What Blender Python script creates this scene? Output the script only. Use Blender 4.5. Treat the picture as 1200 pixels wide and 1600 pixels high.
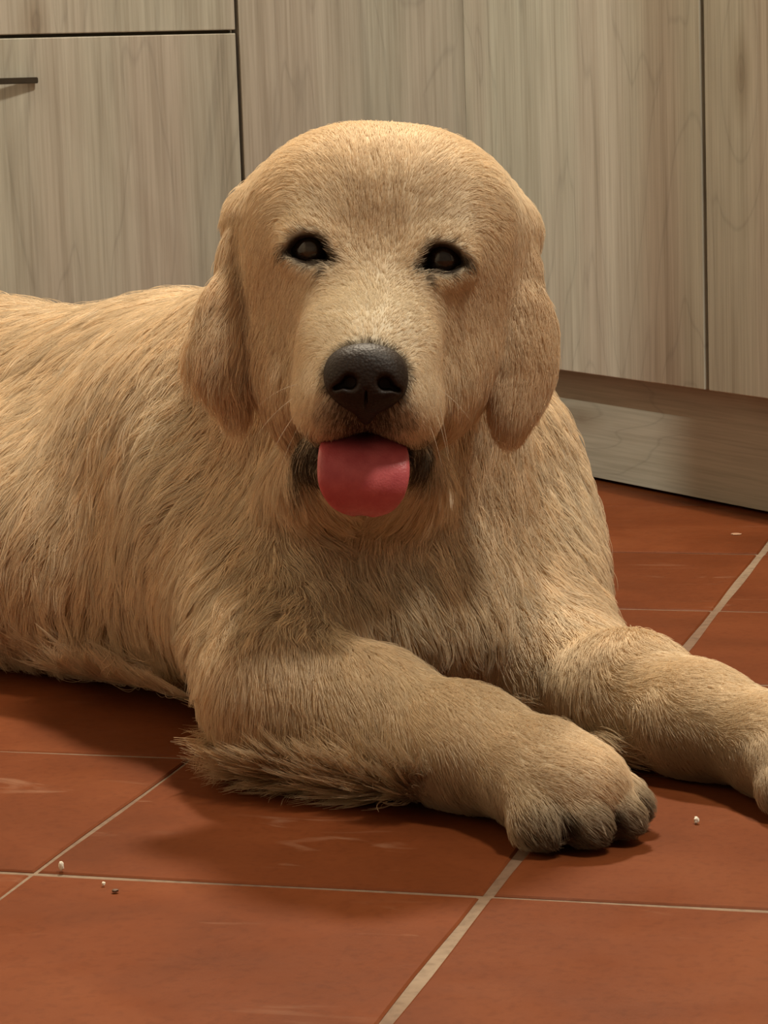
import bpy, bmesh, math, random
import numpy as np
from mathutils import Vector, Matrix
from mathutils.bvhtree import BVHTree
from mathutils.kdtree import KDTree

for o in list(bpy.data.objects):
    bpy.data.objects.remove(o)
SC = bpy.context.scene
COL = SC.collection
RNG = np.random.default_rng(7)
random.seed(7)

# ------------------------------------------------------------------ camera
FPX, PITCH, ROLL, CAMH = 4245.0, math.radians(8.99), math.radians(-1.90), 0.492
_fw = np.array([0, math.cos(PITCH), -math.sin(PITCH)])
_rt = np.array([1.0, 0, 0])
_up = np.cross(_rt, _fw)
CR = _rt * math.cos(ROLL) + _up * math.sin(ROLL)
CU = _up * math.cos(ROLL) - _rt * math.sin(ROLL)
CF = _fw
CC = np.array([0, 0, CAMH])
cam_d = bpy.data.cameras.new('camera')
cam = bpy.data.objects.new('camera', cam_d)
COL.objects.link(cam)
cam_d.sensor_fit = 'VERTICAL'
cam_d.sensor_height = 24.0
cam_d.sensor_width = 18.0
cam_d.lens = 24.0 * FPX / 1600.0
cam_d.clip_start = 0.05
cam.matrix_world = Matrix(((CR[0], CU[0], -CF[0], CC[0]), (CR[1], CU[1], -CF[1], CC[1]),
                           (CR[2], CU[2], -CF[2], CC[2]), (0, 0, 0, 1)))
SC.camera = cam

# ------------------------------------------------------------------ world, lamps, exposure
SC.view_settings.view_transform = 'Standard'
SC.view_settings.look = 'None'
SC.view_settings.gamma = 1.0
SC.view_settings.use_curve_mapping = False
SC.view_settings.exposure = 0.0
w = bpy.data.worlds.new('world')
SC.world = w
w.use_nodes = True
w.node_tree.nodes['Background'].inputs[0].default_value = (1.0, 0.84, 0.64, 1)
w.node_tree.nodes['Background'].inputs[1].default_value = 0.16


def lamp(name, loc, target, power, size, color):
    d = bpy.data.lights.new(name, 'AREA')
    d.shape = 'DISK'
    d.size = size
    d.energy = power
    d.color = color
    o = bpy.data.objects.new(name, d)
    COL.objects.link(o)
    o.location = loc
    o.rotation_euler = (Vector(target) - Vector(loc)).to_track_quat('-Z', 'Y').to_euler()
    return o


lamp('ceiling_lamp_counter', (0.05, 3.25, 2.35), (0, -0.8, 1.2), 108, 0.22, (1.0, 0.87, 0.67))
lamp('ceiling_lamp_room', (0.85, 1.2, 2.4), (-0.1, 2.5, 0.3), 46, 0.30, (1.0, 0.93, 0.78))
lamp('ceiling_lamp_passage', (-2.0, 2.1, 2.4), (0.3, 3.2, 0.3), 44, 0.045, (0.95, 0.95, 0.80))


# ------------------------------------------------------------------ helpers
def at(u, v, Y):                      # point on the sight line of a photo pixel at distance Y along the room
    d = CF + CR * (u - 600) / FPX - CU * (v - 800) / FPX
    return CC + d * (Y / d[1])


def az(u, v, z):                      # point on the sight line of a photo pixel at height z
    d = CF + CR * (u - 600) / FPX - CU * (v - 800) / FPX
    return CC + d * ((z - CAMH) / d[2])


def tag(o, label=None, cat=None, group=None, kind=None):
    if label: o['label'] = label
    if cat: o['category'] = cat
    if group: o['group'] = group
    if kind: o['kind'] = kind
    return o


def link(name, me, mat=None, parent=None, smooth=False):
    o = bpy.data.objects.new(name, me)
    COL.objects.link(o)
    if mat is not None:
        me.materials.append(mat)
    if parent is not None:
        o.parent = parent
    if smooth:
        me.polygons.foreach_set('use_smooth', [True] * len(me.polygons))
    return o


def empty(name, loc=(0, 0, 0), rz=0.0):
    o = bpy.data.objects.new(name, None)
    COL.objects.link(o)
    o.location = loc
    o.rotation_euler = (0, 0, rz)
    o.empty_display_size = 0.05
    return o


def box_mesh(name, x0, x1, y0, y1, z0, z1, bev=0.0015, seg=2):
    bm = bmesh.new()
    bmesh.ops.create_cube(bm, size=1.0)
    for v in bm.verts:
        v.co = Vector(((x0 + x1) / 2 + v.co.x * (x1 - x0), (y0 + y1) / 2 + v.co.y * (y1 - y0),
                       (z0 + z1) / 2 + v.co.z * (z1 - z0)))
    if bev:
        bmesh.ops.bevel(bm, geom=bm.edges[:], offset=bev, segments=seg, profile=0.5, affect='EDGES')
    me = bpy.data.meshes.new(name)
    bm.to_mesh(me)
    bm.free()
    return me


def box(name, x0, x1, y0, y1, z0, z1, mat, parent=None, bev=0.0015):
    return link(name, box_mesh(name, x0, x1, y0, y1, z0, z1, bev), mat, parent)


# ------------------------------------------------------------------ materials
def new_mat(name):
    m = bpy.data.materials.new(name)
    m.use_nodes = True
    nt = m.node_tree
    return m, nt, nt.nodes['Principled BSDF']


def N(nt, typ, **kw):
    n = nt.nodes.new(typ)
    for k, v in kw.items():
        if k.startswith('i_'):
            n.inputs[k[2:].replace('_', ' ')].default_value = v
        else:
            setattr(n, k, v)
    return n


def ramp(nt, src, stops):
    n = nt.nodes.new('ShaderNodeValToRGB')
    el = n.color_ramp.elements
    while len(el) < len(stops):
        el.new(0.5)
    for e, (p, c) in zip(el, stops):
        e.position = p
        e.color = (c[0], c[1], c[2], 1) if len(c) == 3 else c
    nt.links.new(src, n.inputs[0])
    return n


def mixc(nt, fac, a, b, mode='MIX'):
    n = nt.nodes.new('ShaderNodeMix')
    n.data_type = 'RGBA'
    n.blend_type = mode
    for sock, val in ((n.inputs['Factor'], fac), (n.inputs['A'], a), (n.inputs['B'], b)):
        if isinstance(val, bpy.types.NodeSocket):
            nt.links.new(val, sock)
        elif isinstance(val, (int, float)):
            sock.default_value = val
        else:
            sock.default_value = (*val, 1)
    return n.outputs['Result']


def plain(name, col, rough=0.5, metal=0.0, spec=0.5):
    m, nt, b = new_mat(name)
    tc = N(nt, 'ShaderNodeTexCoord')
    nz = N(nt, 'ShaderNodeTexNoise', i_Scale=60.0, i_Detail=4.0)
    nt.links.new(tc.outputs['Object'], nz.inputs['Vector'])
    c = mixc(nt, nz.outputs['Fac'], [x * 0.9 for x in col], [min(1, x * 1.1) for x in col])
    nt.links.new(c, b.inputs['Base Color'])
    b.inputs['Roughness'].default_value = rough
    b.inputs['Metallic'].default_value = metal
    b.inputs['Specular IOR Level'].default_value = spec
    return m


def wood(name, seed, light, mid, dark, along='Z'):
    m, nt, b = new_mat(name)
    tc = N(nt, 'ShaderNodeTexCoord')

    def mp(sc, off):
        q = N(nt, 'ShaderNodeMapping')
        q.inputs['Scale'].default_value = sc
        q.inputs['Location'].default_value = off
        nt.links.new(tc.outputs['Object'], q.inputs['Vector'])
        return q.outputs['Vector']
    zz = (lambda a, s: (a, a, s)) if along == 'Z' else (lambda a, s: (s, a, a))
    o = (seed * 3.7, seed * 1.3, seed * 5.1)
    # growth rings: distorted coordinate across the board, slow along it
    n0 = N(nt, 'ShaderNodeTexNoise', i_Scale=1.0, i_Detail=3.0, i_Distortion=0.6)
    nt.links.new(mp(zz(7.0, 1.1), o), n0.inputs['Vector'])
    n1 = N(nt, 'ShaderNodeTexNoise', i_Scale=1.0, i_Detail=5.0, i_Roughness=0.65, i_Distortion=0.3)
    nt.links.new(mp(zz(60.0, 1.3), o), n1.inputs['Vector'])
    n2 = N(nt, 'ShaderNodeTexNoise', i_Scale=1.0, i_Detail=3.0)
    nt.links.new(mp(zz(330.0, 8.0), o), n2.inputs['Vector'])
    n3 = N(nt, 'ShaderNodeTexNoise', i_Scale=1.0, i_Detail=1.0)
    nt.links.new(mp(zz(9.0, 0.6), (o[1], o[2], o[0])), n3.inputs['Vector'])
    sp = N(nt, 'ShaderNodeSeparateXYZ')
    nt.links.new(mp(zz(4.6, 1.6), (o[2], o[0], o[1])), sp.inputs[0])
    cb = N(nt, 'ShaderNodeCombineXYZ')
    nt.links.new(sp.outputs['X'], cb.inputs['X'])
    nt.links.new(sp.outputs['Z'], cb.inputs['Y'])
    vo = N(nt, 'ShaderNodeTexVoronoi', i_Scale=1.0, i_Randomness=1.0)
    vo.voronoi_dimensions = '2D'
    nt.links.new(cb.outputs[0], vo.inputs['Vector'])
    near = ramp(nt, vo.outputs['Distance'], [(0.0, (1, 1, 1)), (0.34, (0, 0, 0))])
    bend = N(nt, 'ShaderNodeMath', operation='MULTIPLY')
    bend.inputs[1].default_value = 2.6
    nt.links.new(near.outputs[0], bend.inputs[0])
    mul = N(nt, 'ShaderNodeMath', operation='MULTIPLY_ADD')
    nt.links.new(bend.outputs[0], mul.inputs[2])
    mul.inputs[1].default_value = 7.0
    nt.links.new(n0.outputs['Fac'], mul.inputs[0])
    fr = N(nt, 'ShaderNodeMath', operation='PINGPONG')
    fr.inputs[1].default_value = 0.5
    nt.links.new(mul.outputs[0], fr.inputs[0])
    rings = ramp(nt, fr.outputs[0], [(0.0, (0, 0, 0)), (0.06, (.75, .75, .75)), (0.5, (1, 1, 1))])
    c1 = ramp(nt, n1.outputs['Fac'], [(0.28, dark), (0.47, mid), (0.68, light)])
    c2 = mixc(nt, 0.17, c1.outputs[0], rings.outputs[0], 'MULTIPLY')
    fine = ramp(nt, n2.outputs['Fac'], [(0.32, (.80, .79, .77)), (0.6, (1, 1, 1))])
    c3 = mixc(nt, 0.8, c2, fine.outputs[0], 'MULTIPLY')
    tint = ramp(nt, n3.outputs['Fac'], [(0.38, (1.0, .93, .90)), (0.6, (.93, 1.0, .95))])
    c4 = mixc(nt, 0.45, c3, tint.outputs[0], 'MULTIPLY')
    kn = ramp(nt, vo.outputs['Distance'], [(0.0, (.50, .42, .36)), (0.03, (.74, .68, .62)), (0.10, (1, 1, 1))])
    c5 = mixc(nt, 0.75, c4, kn.outputs[0], 'MULTIPLY')
    nt.links.new(c5, b.inputs['Base Color'])
    b.inputs['Roughness'].default_value = 0.42
    bp = N(nt, 'ShaderNodeBump', i_Strength=0.12, i_Distance=0.001)
    nt.links.new(n2.outputs['Fac'], bp.inputs['Height'])
    nt.links.new(bp.outputs['Normal'], b.inputs['Normal'])
    return m


W_LIGHT, W_MID, W_DARK = (.50, .465, .40), (.44, .40, .34), (.335, .295, .24)
M_WOOD = [wood('oak_laminate_%d' % i, i * 2.3 + 1, W_LIGHT, W_MID, W_DARK) for i in range(5)]
M_PLINTH = wood('plinth_laminate', 9.1, (.49, .465, .395), (.46, .435, .37), (.41, .385, .32), along='X')
M_CARCASS = plain('carcass_board', (.20, .155, .10), 0.7)
M_EDGE = plain('door_edge_band', (.30, .235, .16), 0.5)
M_STEEL = plain('dark_nickel', (.10, .085, .07), 0.35, 0.9)
M_WORKTOP = plain('worktop_stone', (.32, .30, .27), 0.3)
M_WALL = plain('painted_plaster', (.70, .62, .50), 0.8)
M_GROUT = None


def tile_mat():
    m, nt, b = new_mat('terracotta')
    tc = N(nt, 'ShaderNodeTexCoord')
    oi = N(nt, 'ShaderNodeObjectInfo')
    add = N(nt, 'ShaderNodeVectorMath', operation='ADD')
    sc = N(nt, 'ShaderNodeVectorMath', operation='SCALE')
    comb = N(nt, 'ShaderNodeCombineXYZ')
    for k in range(3):
        nt.links.new(oi.outputs['Random'], comb.inputs[k])
    nt.links.new(comb.outputs[0], sc.inputs[0])
    sc.inputs['Scale'].default_value = 37.0
    nt.links.new(tc.outputs['Object'], add.inputs[0])
    nt.links.new(sc.outputs[0], add.inputs[1])
    V = add.outputs[0]

    def nz(scale, det, dist=0.0, vec=V):
        n = N(nt, 'ShaderNodeTexNoise', i_Scale=scale, i_Detail=det, i_Distortion=dist)
        nt.links.new(vec, n.inputs['Vector'])
        return n.outputs['Fac']
    big = ramp(nt, nz(7.0, 4.0, 0.4), [(0.30, (.110, .028, .0080)), (0.52, (.142, .037, .0110)), (0.72, (.172, .049, .0160))])
    rnd = ramp(nt, oi.outputs['Random'], [(0.0, (.90, .88, .86)), (1.0, (1.06, 1.04, 1.02))])
    c = mixc(nt, 1.0, big.outputs[0], rnd.outputs[0], 'MULTIPLY')
    spk = ramp(nt, nz(160.0, 3.0), [(0.30, (.80, .78, .75)), (0.5, (1, 1, 1))])
    c = mixc(nt, 0.6, c, spk.outputs[0], 'MULTIPLY')
    # worn, scuffed and dusty patches
    mpg = N(nt, 'ShaderNodeMapping')
    mpg.inputs['Scale'].default_value = (11, 38, 20)
    nt.links.new(V, mpg.inputs['Vector'])
    scf = ramp(nt, nz(1.0, 6.0, 1.2, mpg.outputs[0]), [(0.60, (0, 0, 0)), (0.76, (1, 1, 1))])
    msk = ramp(nt, nz(8.0, 1.0), [(0.50, (0, 0, 0)), (0.68, (.40, .40, .40))])
    mm = N(nt, 'ShaderNodeMath', operation='MULTIPLY')
    nt.links.new(scf.outputs[0], mm.inputs[0])
    nt.links.new(msk.outputs[0], mm.inputs[1])
    c = mixc(nt, mm.outputs[0], c, (.38, .22, .14))
    nt.links.new(c, b.inputs['Base Color'])
    rr = ramp(nt, nz(14.0, 4.0), [(0.3, (.50, .50, .50)), (0.7, (.70, .70, .70))])
    nt.links.new(rr.outputs[0], b.inputs['Roughness'])
    b.inputs['Specular IOR Level'].default_value = 0.07
    bp = N(nt, 'ShaderNodeBump', i_Strength=0.25, i_Distance=0.002)
    nt.links.new(nz(45.0, 5.0), bp.inputs['Height'])
    nt.links.new(bp.outputs['Normal'], b.inputs['Normal'])
    return m


def grout_mat():
    m, nt, b = new_mat('grout')
    tc = N(nt, 'ShaderNodeTexCoord')
    n1 = N(nt, 'ShaderNodeTexNoise', i_Scale=3.2, i_Detail=7.0)
    nt.links.new(tc.outputs['Object'], n1.inputs['Vector'])
    n2 = N(nt, 'ShaderNodeTexNoise', i_Scale=120.0, i_Detail=4.0)
    nt.links.new(tc.outputs['Object'], n2.inputs['Vector'])
    r1 = ramp(nt, n1.outputs['Fac'], [(0.35, (.13, .058, .030)), (0.52, (.20, .13, .08)), (0.68, (.30, .22, .15))])
    r2 = ramp(nt, n2.outputs['Fac'], [(0.3, (.6, .55, .5)), (0.55, (1, 1, 1))])
    nt.links.new(mixc(nt, 0.7, r1.outputs[0], r2.outputs[0], 'MULTIPLY'), b.inputs['Base Color'])
    b.inputs['Roughness'].default_value = 0.85
    bp = N(nt, 'ShaderNodeBump', i_Strength=0.4, i_Distance=0.002)
    nt.links.new(n2.outputs['Fac'], bp.inputs['Height'])
    nt.links.new(bp.outputs['Normal'], b.inputs['Normal'])
    return m


M_TILE = tile_mat()
M_GROUT = grout_mat()

# ------------------------------------------------------------------ room: cabinet corner frame
ALPHA = math.radians(28.76)
CA = np.array([math.cos(ALPHA), math.sin(ALPHA), 0])        # along the back run, to the right
CB = np.array([math.sin(ALPHA), -math.cos(ALPHA), 0])       # along the side run, towards the viewer
CORNER = np.array([0.119, 3.454, 0.0])


def kit(name, back=True, s=0.0):
    """Empty on the floor under a unit; local x runs along the run, local -y is its front."""
    if back:
        p = CORNER + CA * s
        return empty(name, p, ALPHA)
    p = CORNER + CB * s
    return empty(name, p, ALPHA - math.pi / 2)


# ------------------------------------------------------------------ floor
floor = link('floor', box_mesh('floor', -3.2, 2.2, -0.8, 4.6, -0.08, -0.0016, 0), M_GROUT)
tag(floor, 'terracotta tiled kitchen floor laid diagonally to the cabinets', kind='structure')
PSI = math.radians(-16.03)
E1 = np.array([math.cos(PSI), math.sin(PSI), 0])
E2 = np.array([-math.sin(PSI), math.cos(PSI), 0])
O0 = az(50, 1363, 0)
TS = 0.300


def tile_mesh(k):
    bm = bmesh.new()
    n = 6
    rr = random.Random(k)
    ph = [rr.uniform(0, 6.28) for _ in range(4)]
    w0, w1 = [(0.0032, 0.0026), (0.0029, 0.0030), (0.0034, 0.0023)][k % 3]
    hx, hy = TS / 2 - w0, TS / 2 - w1
    ring = []
    for side in range(4):
        for i in range(n):
            t = -1 + 2 * i / n
            wv = 0.0007 * math.sin(3.1 * t + ph[side])
            ring.append({0: (t * hx, -hy + wv), 1: (hx + wv, t * hy), 2: (-t * hx, hy + wv), 3: (-hx + wv, -t * hy)}[side])
    top = [bm.verts.new((x * 0.986, y * 0.986, 0.0)) for x, y in ring]
    mid = [bm.verts.new((x * 0.997, y * 0.997, -0.0010)) for x, y in ring]
    bot = [bm.verts.new((x, y, -0.012)) for x, y in ring]
    m = len(ring)
    for i in range(m):
        j = (i + 1) % m
        bm.faces.new((mid[i], mid[j], top[j], top[i]))
        bm.faces.new((bot[i], bot[j], mid[j], mid[i]))
    bm.faces.new(top)
    me = bpy.data.meshes.new('tile')
    bm.to_mesh(me)
    bm.free()
    me.materials.append(M_TILE)
    return me


TMS = [tile_mesh(k) for k in range(3)]
for i in range(-9, 10):
    for j in range(-8, 12):
        c = O0 + E1 * TS * (i + 0.5) + E2 * TS * (j + 0.5)
        c = c + E1 * {-1: .0032, 0: -.0012}.get(i, 0)        # one joint is laid tighter
        q = c - CORNER
        if q @ CB < -0.24 or q @ CA > 0.24:
            continue
        if not (-1.9 < c[0] < 1.5 and 0.1 < c[1] < 3.7):
            continue
        o = link('tile', TMS[(i * 7 + j * 3) % 3], None, floor)
        o.location = (c[0], c[1], random.uniform(-0.0006, 0.0))
        o.rotation_euler = (random.uniform(-.0012, .0012), random.uniform(-.0012, .0012), PSI + random.uniform(-.0015, .0015))

# walls (mostly behind the units) and an added partition on the left
def wall(name, x0, x1, y0, y1, z0, z1, rz=ALPHA, org=CORNER):
    o = link(name, box_mesh(name, x0, x1, y0, y1, z0, z1, 0), M_WALL)
    o.location = org
    o.rotation_euler = (0, 0, rz)
    tag(o, kind='structure')
    return o


wall('wall_back', -3.0, 0.70, 0.60, 0.70, 0, 2.5)
wall('wall_right', 0.60, 0.70, -3.6, 0.60, 0, 2.5)
# unseen partition added on the left to block the far lamp, which shines past its end
wl = link('blocker_wall_left', box_mesh('blocker_wall_left', -1.28, -1.18, -0.6, 2.425, 0, 2.5, 0.004), M_WALL)
tag(wl, kind='structure')

# ------------------------------------------------------------------ cabinets
TOE, DTOP = 0.141, 0.858
DT = 0.019


def handle(parent, x0, x1, z):
    """flat bow handle: strap that swings out from two feet"""
    n = 28
    bm = bmesh.new()
    rows = []
    for i in range(n + 1):
        t = i / n
        x = x0 + (x1 - x0) * t
        e = min(t, 1 - t)
        out = 0.010 + 0.026 * (1 - (1 - min(1, e / 0.32)) ** 1.6)
        th = 0.0095 if e > 0.04 else 0.0095 + 0.010 * (1 - e / 0.04)
        ya, yb = -out, -max(0.0, out - th)
        if e < 0.03:
            yb = 0.0005
        rows.append([bm.verts.new((x, ya, z - 0.0035)), bm.verts.new((x, ya, z + 0.0035)),
                     bm.verts.new((x, yb, z + 0.0035)), bm.verts.new((x, yb, z - 0.0035))])
    for a, b in zip(rows, rows[1:]):
        for k in range(4):
            bm.faces.new((a[k], a[(k + 1) % 4], b[(k + 1) % 4], b[k]))
    bm.faces.new(rows[0][::-1])
    bm.faces.new(rows[-1])
    bmesh.ops.recalc_face_normals(bm, faces=bm.faces[:])
    bmesh.ops.bevel(bm, geom=[e for e in bm.edges if len(e.link_faces) == 2 and e.calc_face_angle(0) > 1.0], offset=0.0008, segments=2, affect='EDGES')
    me = bpy.data.meshes.new('handle')
    bm.to_mesh(me)
    bm.free()
    return link('handle', me, M_STEEL, parent)


def front(parent, name, x0, x1, z0, z1, mat):
    """front panel with bevelled edge; origin at its lower left"""
    o = link(name, box_mesh(name, 0, x1 - x0, 0, DT, 0, z1 - z0, 0.0012), mat, parent)
    o.location = (x0, 0, z0)
    return o


# drawer unit, 90 cm
dc = kit('drawer_cabinet', True, -0.315)
tag(dc, 'pale oak-effect drawer unit with a dark bow handle on its lower drawer', 'cabinet')
box('body', -0.90, -0.001, DT + 0.002, 0.56, TOE, DTOP, M_CARCASS, dc, 0.001)
lo = front(dc, 'drawer', -0.899, -0.0015, TOE, 0.5555, M_WOOD[0])
up = front(dc, 'drawer', -0.899, -0.0015, 0.5595, DTOP, M_WOOD[3])
handle(lo, 0.899 - 0.261 - 0.374, 0.899 - 0.261, 0.507 - TOE)
handle(up, 0.899 - 0.261 - 0.374, 0.899 - 0.261, 0.80 - 0.5595)
# corner unit of the back run
cc = kit('corner_cabinet', True, 0.0)
tag(cc, 'oak-effect corner base unit with a plain door between drawer unit and side run', 'cabinet')
box('body', -0.3135, 0.55, DT + 0.002, 0.56, TOE, DTOP, M_CARCASS, cc, 0.001)
front(cc, 'door', -0.3115, 0.0185, TOE, DTOP, M_WOOD[1])
# side run
s1 = kit('base_cabinet', False, 0.0)
tag(s1, 'oak-effect base unit whose door meets the inner corner, above the bright plinth', 'cabinet')
box('body', 0.022, 0.5085, DT + 0.002, 0.54, TOE, DTOP, M_CARCASS, s1, 0.001)
front(s1, 'door', 0.0003, 0.5040, TOE, DTOP, M_WOOD[2])
s2 = kit('base_cabinet', False, 0.511)
tag(s2, 'oak-effect base unit beyond the vertical door gap, its front in shade', 'cabinet')
box('body', 0.0005, 0.60, DT + 0.002, 0.54, TOE, DTOP, M_CARCASS, s2, 0.001)
front(s2, 'door', 0.0015, 0.598, TOE, DTOP, M_WOOD[4])
s3 = kit('base_cabinet', False, 1.112)
tag(s3, 'oak-effect base unit at the open end of the side run', 'cabinet')
box('body', 0.0005, 0.60, DT + 0.002, 0.54, TOE, DTOP, M_CARCASS, s3, 0.001)
front(s3, 'door', 0.0025, 0.598, TOE, DTOP, M_WOOD[0])
# plinths
pb = link('baseboard_back', box_mesh('baseboard_back', -1.216, 0.049, 0.05, 0.066, 0.004, TOE - 0.002, 0.001), M_PLINTH)
pb.location = CORNER
pb.rotation_euler = (0, 0, ALPHA)
tag(pb, kind='structure')
pr = link('baseboard_right', box_mesh('baseboard_right', -0.049, 1.712, 0.05, 0.066, 0.004, TOE - 0.002, 0.001), M_PLINTH)
pr.location = CORNER
pr.rotation_euler = (0, 0, ALPHA - math.pi / 2)
tag(pr, kind='structure')
# worktop, one L-shaped slab above the frame
bm = bmesh.new()
pts = [(-1.22, -0.02), (-0.02, -0.02), (-0.02, -1.72), (0.595, -1.72), (0.595, 0.595), (-1.22, 0.595)]
vs = [bm.verts.new((x, y, 0.862)) for x, y in pts]
fc = bm.faces.new(vs)
ex = bmesh.ops.extrude_face_region(bm, geom=[fc])
for v in ex['geom']:
    if isinstance(v, bmesh.types.BMVert):
        v.co.z += 0.038
bmesh.ops.recalc_face_normals(bm, faces=bm.faces[:])
me = bpy.data.meshes.new('worktop')
bm.to_mesh(me)
bm.free()
wt = link('worktop', me, M_WORKTOP)
wt.location = CORNER
wt.rotation_euler = (0, 0, ALPHA)
tag(wt, 'grey stone worktop over both cabinet runs', 'worktop')

# ------------------------------------------------------------------ the dog: signed-distance body
class Field:
    def __init__(s, lo, hi, h):
        s.lo = np.array(lo, float)
        s.h = h
        s.n = np.ceil((np.array(hi) - s.lo) / h).astype(int) + 1
        s.D = np.full(s.n, 0.06, np.float32)

    def _sub(s, lo, hi):
        a = np.clip(np.floor((lo - s.lo) / s.h).astype(int), 0, s.n)
        b = np.clip(np.ceil((hi - s.lo) / s.h).astype(int) + 1, 0, s.n)
        if (b <= a).any():
            return None, None
        ax = [(s.lo[k] + s.h * np.arange(a[k], b[k])).astype(np.float32) for k in range(3)]
        return tuple(slice(a[k], b[k]) for k in range(3)), (ax[0][:, None, None], ax[1][None, :, None], ax[2][None, None, :])

    def _join(s, sl, d, k, op):
        D = s.D[sl]
        if op == 'add':
            hh = np.maximum(k - np.abs(D - d), 0) / k
            s.D[sl] = np.minimum(D, d) - hh * hh * (k * 0.25)
        else:
            hh = np.maximum(k - np.abs(D + d), 0) / k
            s.D[sl] = np.maximum(D, -d) + hh * hh * (k * 0.25)

    def cone(s, A, B, r1, r2, k=0.02, op='add'):
        A, B = np.asarray(A, float), np.asarray(B, float)
        m = max(r1, r2) + max(k, 0.02) + 0.02
        sl, g = s._sub(np.minimum(A, B) - m, np.maximum(A, B) + m)
        if sl is None: return
        ab = B - A
        L = float(ab @ ab) + 1e-12
        px, py, pz = g[0] - A[0], g[1] - A[1], g[2] - A[2]
        t = np.clip((px * ab[0] + py * ab[1] + pz * ab[2]) / L, 0, 1)
        d = np.sqrt((px - t * ab[0]) ** 2 + (py - t * ab[1]) ** 2 + (pz - t * ab[2]) ** 2) - (r1 + (r2 - r1) * t)
        s._join(sl, d.astype(np.float32), k, op)

    def ell(s, C, M, r, k=0.02, op='add'):
        """M rows: local axes"""
        C = np.asarray(C, float)
        r = np.asarray(r, float)
        ext = np.sqrt(((M * r[:, None]) ** 2).sum(0)) + max(k, 0.02) + 0.02
        sl, g = s._sub(C - ext, C + ext)
        if sl is None: return
        p = [g[k2] - C[k2] for k2 in range(3)]
        q = [M[a][0] * p[0] + M[a][1] * p[1] + M[a][2] * p[2] for a in range(3)]
        k0 = np.sqrt((q[0] / r[0]) ** 2 + (q[1] / r[1]) ** 2 + (q[2] / r[2]) ** 2)
        k1 = np.sqrt((q[0] / r[0] ** 2) ** 2 + (q[1] / r[1] ** 2) ** 2 + (q[2] / r[2] ** 2) ** 2) + 1e-6
        d = k0 * (k0 - 1) / k1
        s._join(sl, d.astype(np.float32), k, op)

    def sample(s, P):
        q = (P - s.lo) / s.h
        i = np.clip(np.floor(q).astype(int), 0, s.n - 2)
        f = np.clip(q - i, 0, 1)
        D = s.D
        x, y, z = i.T
        fx, fy, fz = f.T
        c = 0
        for dx in (0, 1):
            for dy in (0, 1):
                for dz in (0, 1):
                    c = c + D[x + dx, y + dy, z + dz] * (fx if dx else 1 - fx) * (fy if dy else 1 - fy) * (fz if dz else 1 - fz)
        return c

    def grad(s, P, e=None):
        e = e or s.h
        g = np.stack([s.sample(P + e * np.eye(3)[k]) - s.sample(P - e * np.eye(3)[k]) for k in range(3)], 1)
        return g / (np.linalg.norm(g, axis=1, keepdims=True) + 1e-9)

    def mesh(s, name):
        D = s.D
        S = D < 0
        n = np.array(D.shape) - 1
        cnt = np.zeros(n, np.uint8)
        for dx in (0, 1):
            for dy in (0, 1):
                for dz in (0, 1):
                    cnt += S[dx:n[0] + dx, dy:n[1] + dy, dz:n[2] + dz]
        act = np.flatnonzero(((cnt > 0) & (cnt < 8)).ravel())
        ci = np.stack(np.unravel_index(act, n), 1)
        acc = np.zeros((len(act), 3))
        num = np.zeros(len(act))
        cor = [(a, b, c) for a in (0, 1) for b in (0, 1) for c in (0, 1)]
        for a in cor:
            for ax in range(3):
                if a[ax]: continue
                b = list(a)
                b[ax] = 1
                da = D[ci[:, 0] + a[0], ci[:, 1] + a[1], ci[:, 2] + a[2]]
                db = D[ci[:, 0] + b[0], ci[:, 1] + b[1], ci[:, 2] + b[2]]
                m = (da < 0) != (db < 0)
                t = np.where(m, da / np.where(m, da - db, 1), 0)
                pos = np.tile(np.array(a, float), (len(act), 1))
                pos[:, ax] += t
                acc[m] += pos[m]
                num += m
        V = s.lo + s.h * (ci + acc / num[:, None])
        quads = []
        for ax in range(3):
            o1, o2 = [(1, 2), (2, 0), (0, 1)][ax]
            sl0 = [slice(None)] * 3
            sl1 = [slice(None)] * 3
            sl0[ax] = slice(0, -1)
            sl1[ax] = slice(1, None)
            e = np.stack(np.nonzero(S[tuple(sl0)] != S[tuple(sl1)]), 1)
            ok = (e[:, o1] > 0) & (e[:, o2] > 0) & (e[:, o1] < n[o1]) & (e[:, o2] < n[o2])
            e = e[ok]
            flip = S[e[:, 0], e[:, 1], e[:, 2]]
            ids = []
            for a, b in ((1, 1), (0, 1), (0, 0), (1, 0)):
                c = e.copy()
                c[:, o1] -= a
                c[:, o2] -= b
                ids.append(np.searchsorted(act, np.ravel_multi_index(c.T, n)))
            q = np.stack(ids, 1)
            q[~flip] = q[~flip][:, ::-1]
            quads.append(q)
        Q = np.concatenate(quads)
        me = bpy.data.meshes.new(name)
        me.vertices.add(len(V))
        me.vertices.foreach_set('co', V.astype(np.float32).ravel())
        me.loops.add(Q.size)
        me.loops.foreach_set('vertex_index', Q.astype(np.int32).ravel())
        me.polygons.add(len(Q))
        me.polygons.foreach_set('loop_start', np.arange(0, Q.size, 4, dtype=np.int32))
        me.polygons.foreach_set('use_smooth', np.ones(len(Q), bool))
        me.update(calc_edges=True)
        me.validate()
        return me


def camM(rot=0.0, yaw=0.0):
    """axes right, down, away from the viewer; rot turns in the picture plane (clockwise), yaw about the down axis"""
    a, b = math.radians(rot), math.radians(yaw)
    ex = CR * math.cos(a) - CU * math.sin(a)
    ey = -CU * math.cos(a) - CR * math.sin(a)
    ez = CF
    return np.array([ex * math.cos(b) + ez * math.sin(b), ey, ez * math.cos(b) - ex * math.sin(b)])


BODY = Field((-0.92, 1.62, -0.004), (0.46, 2.96, 0.485), 0.0032)


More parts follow.
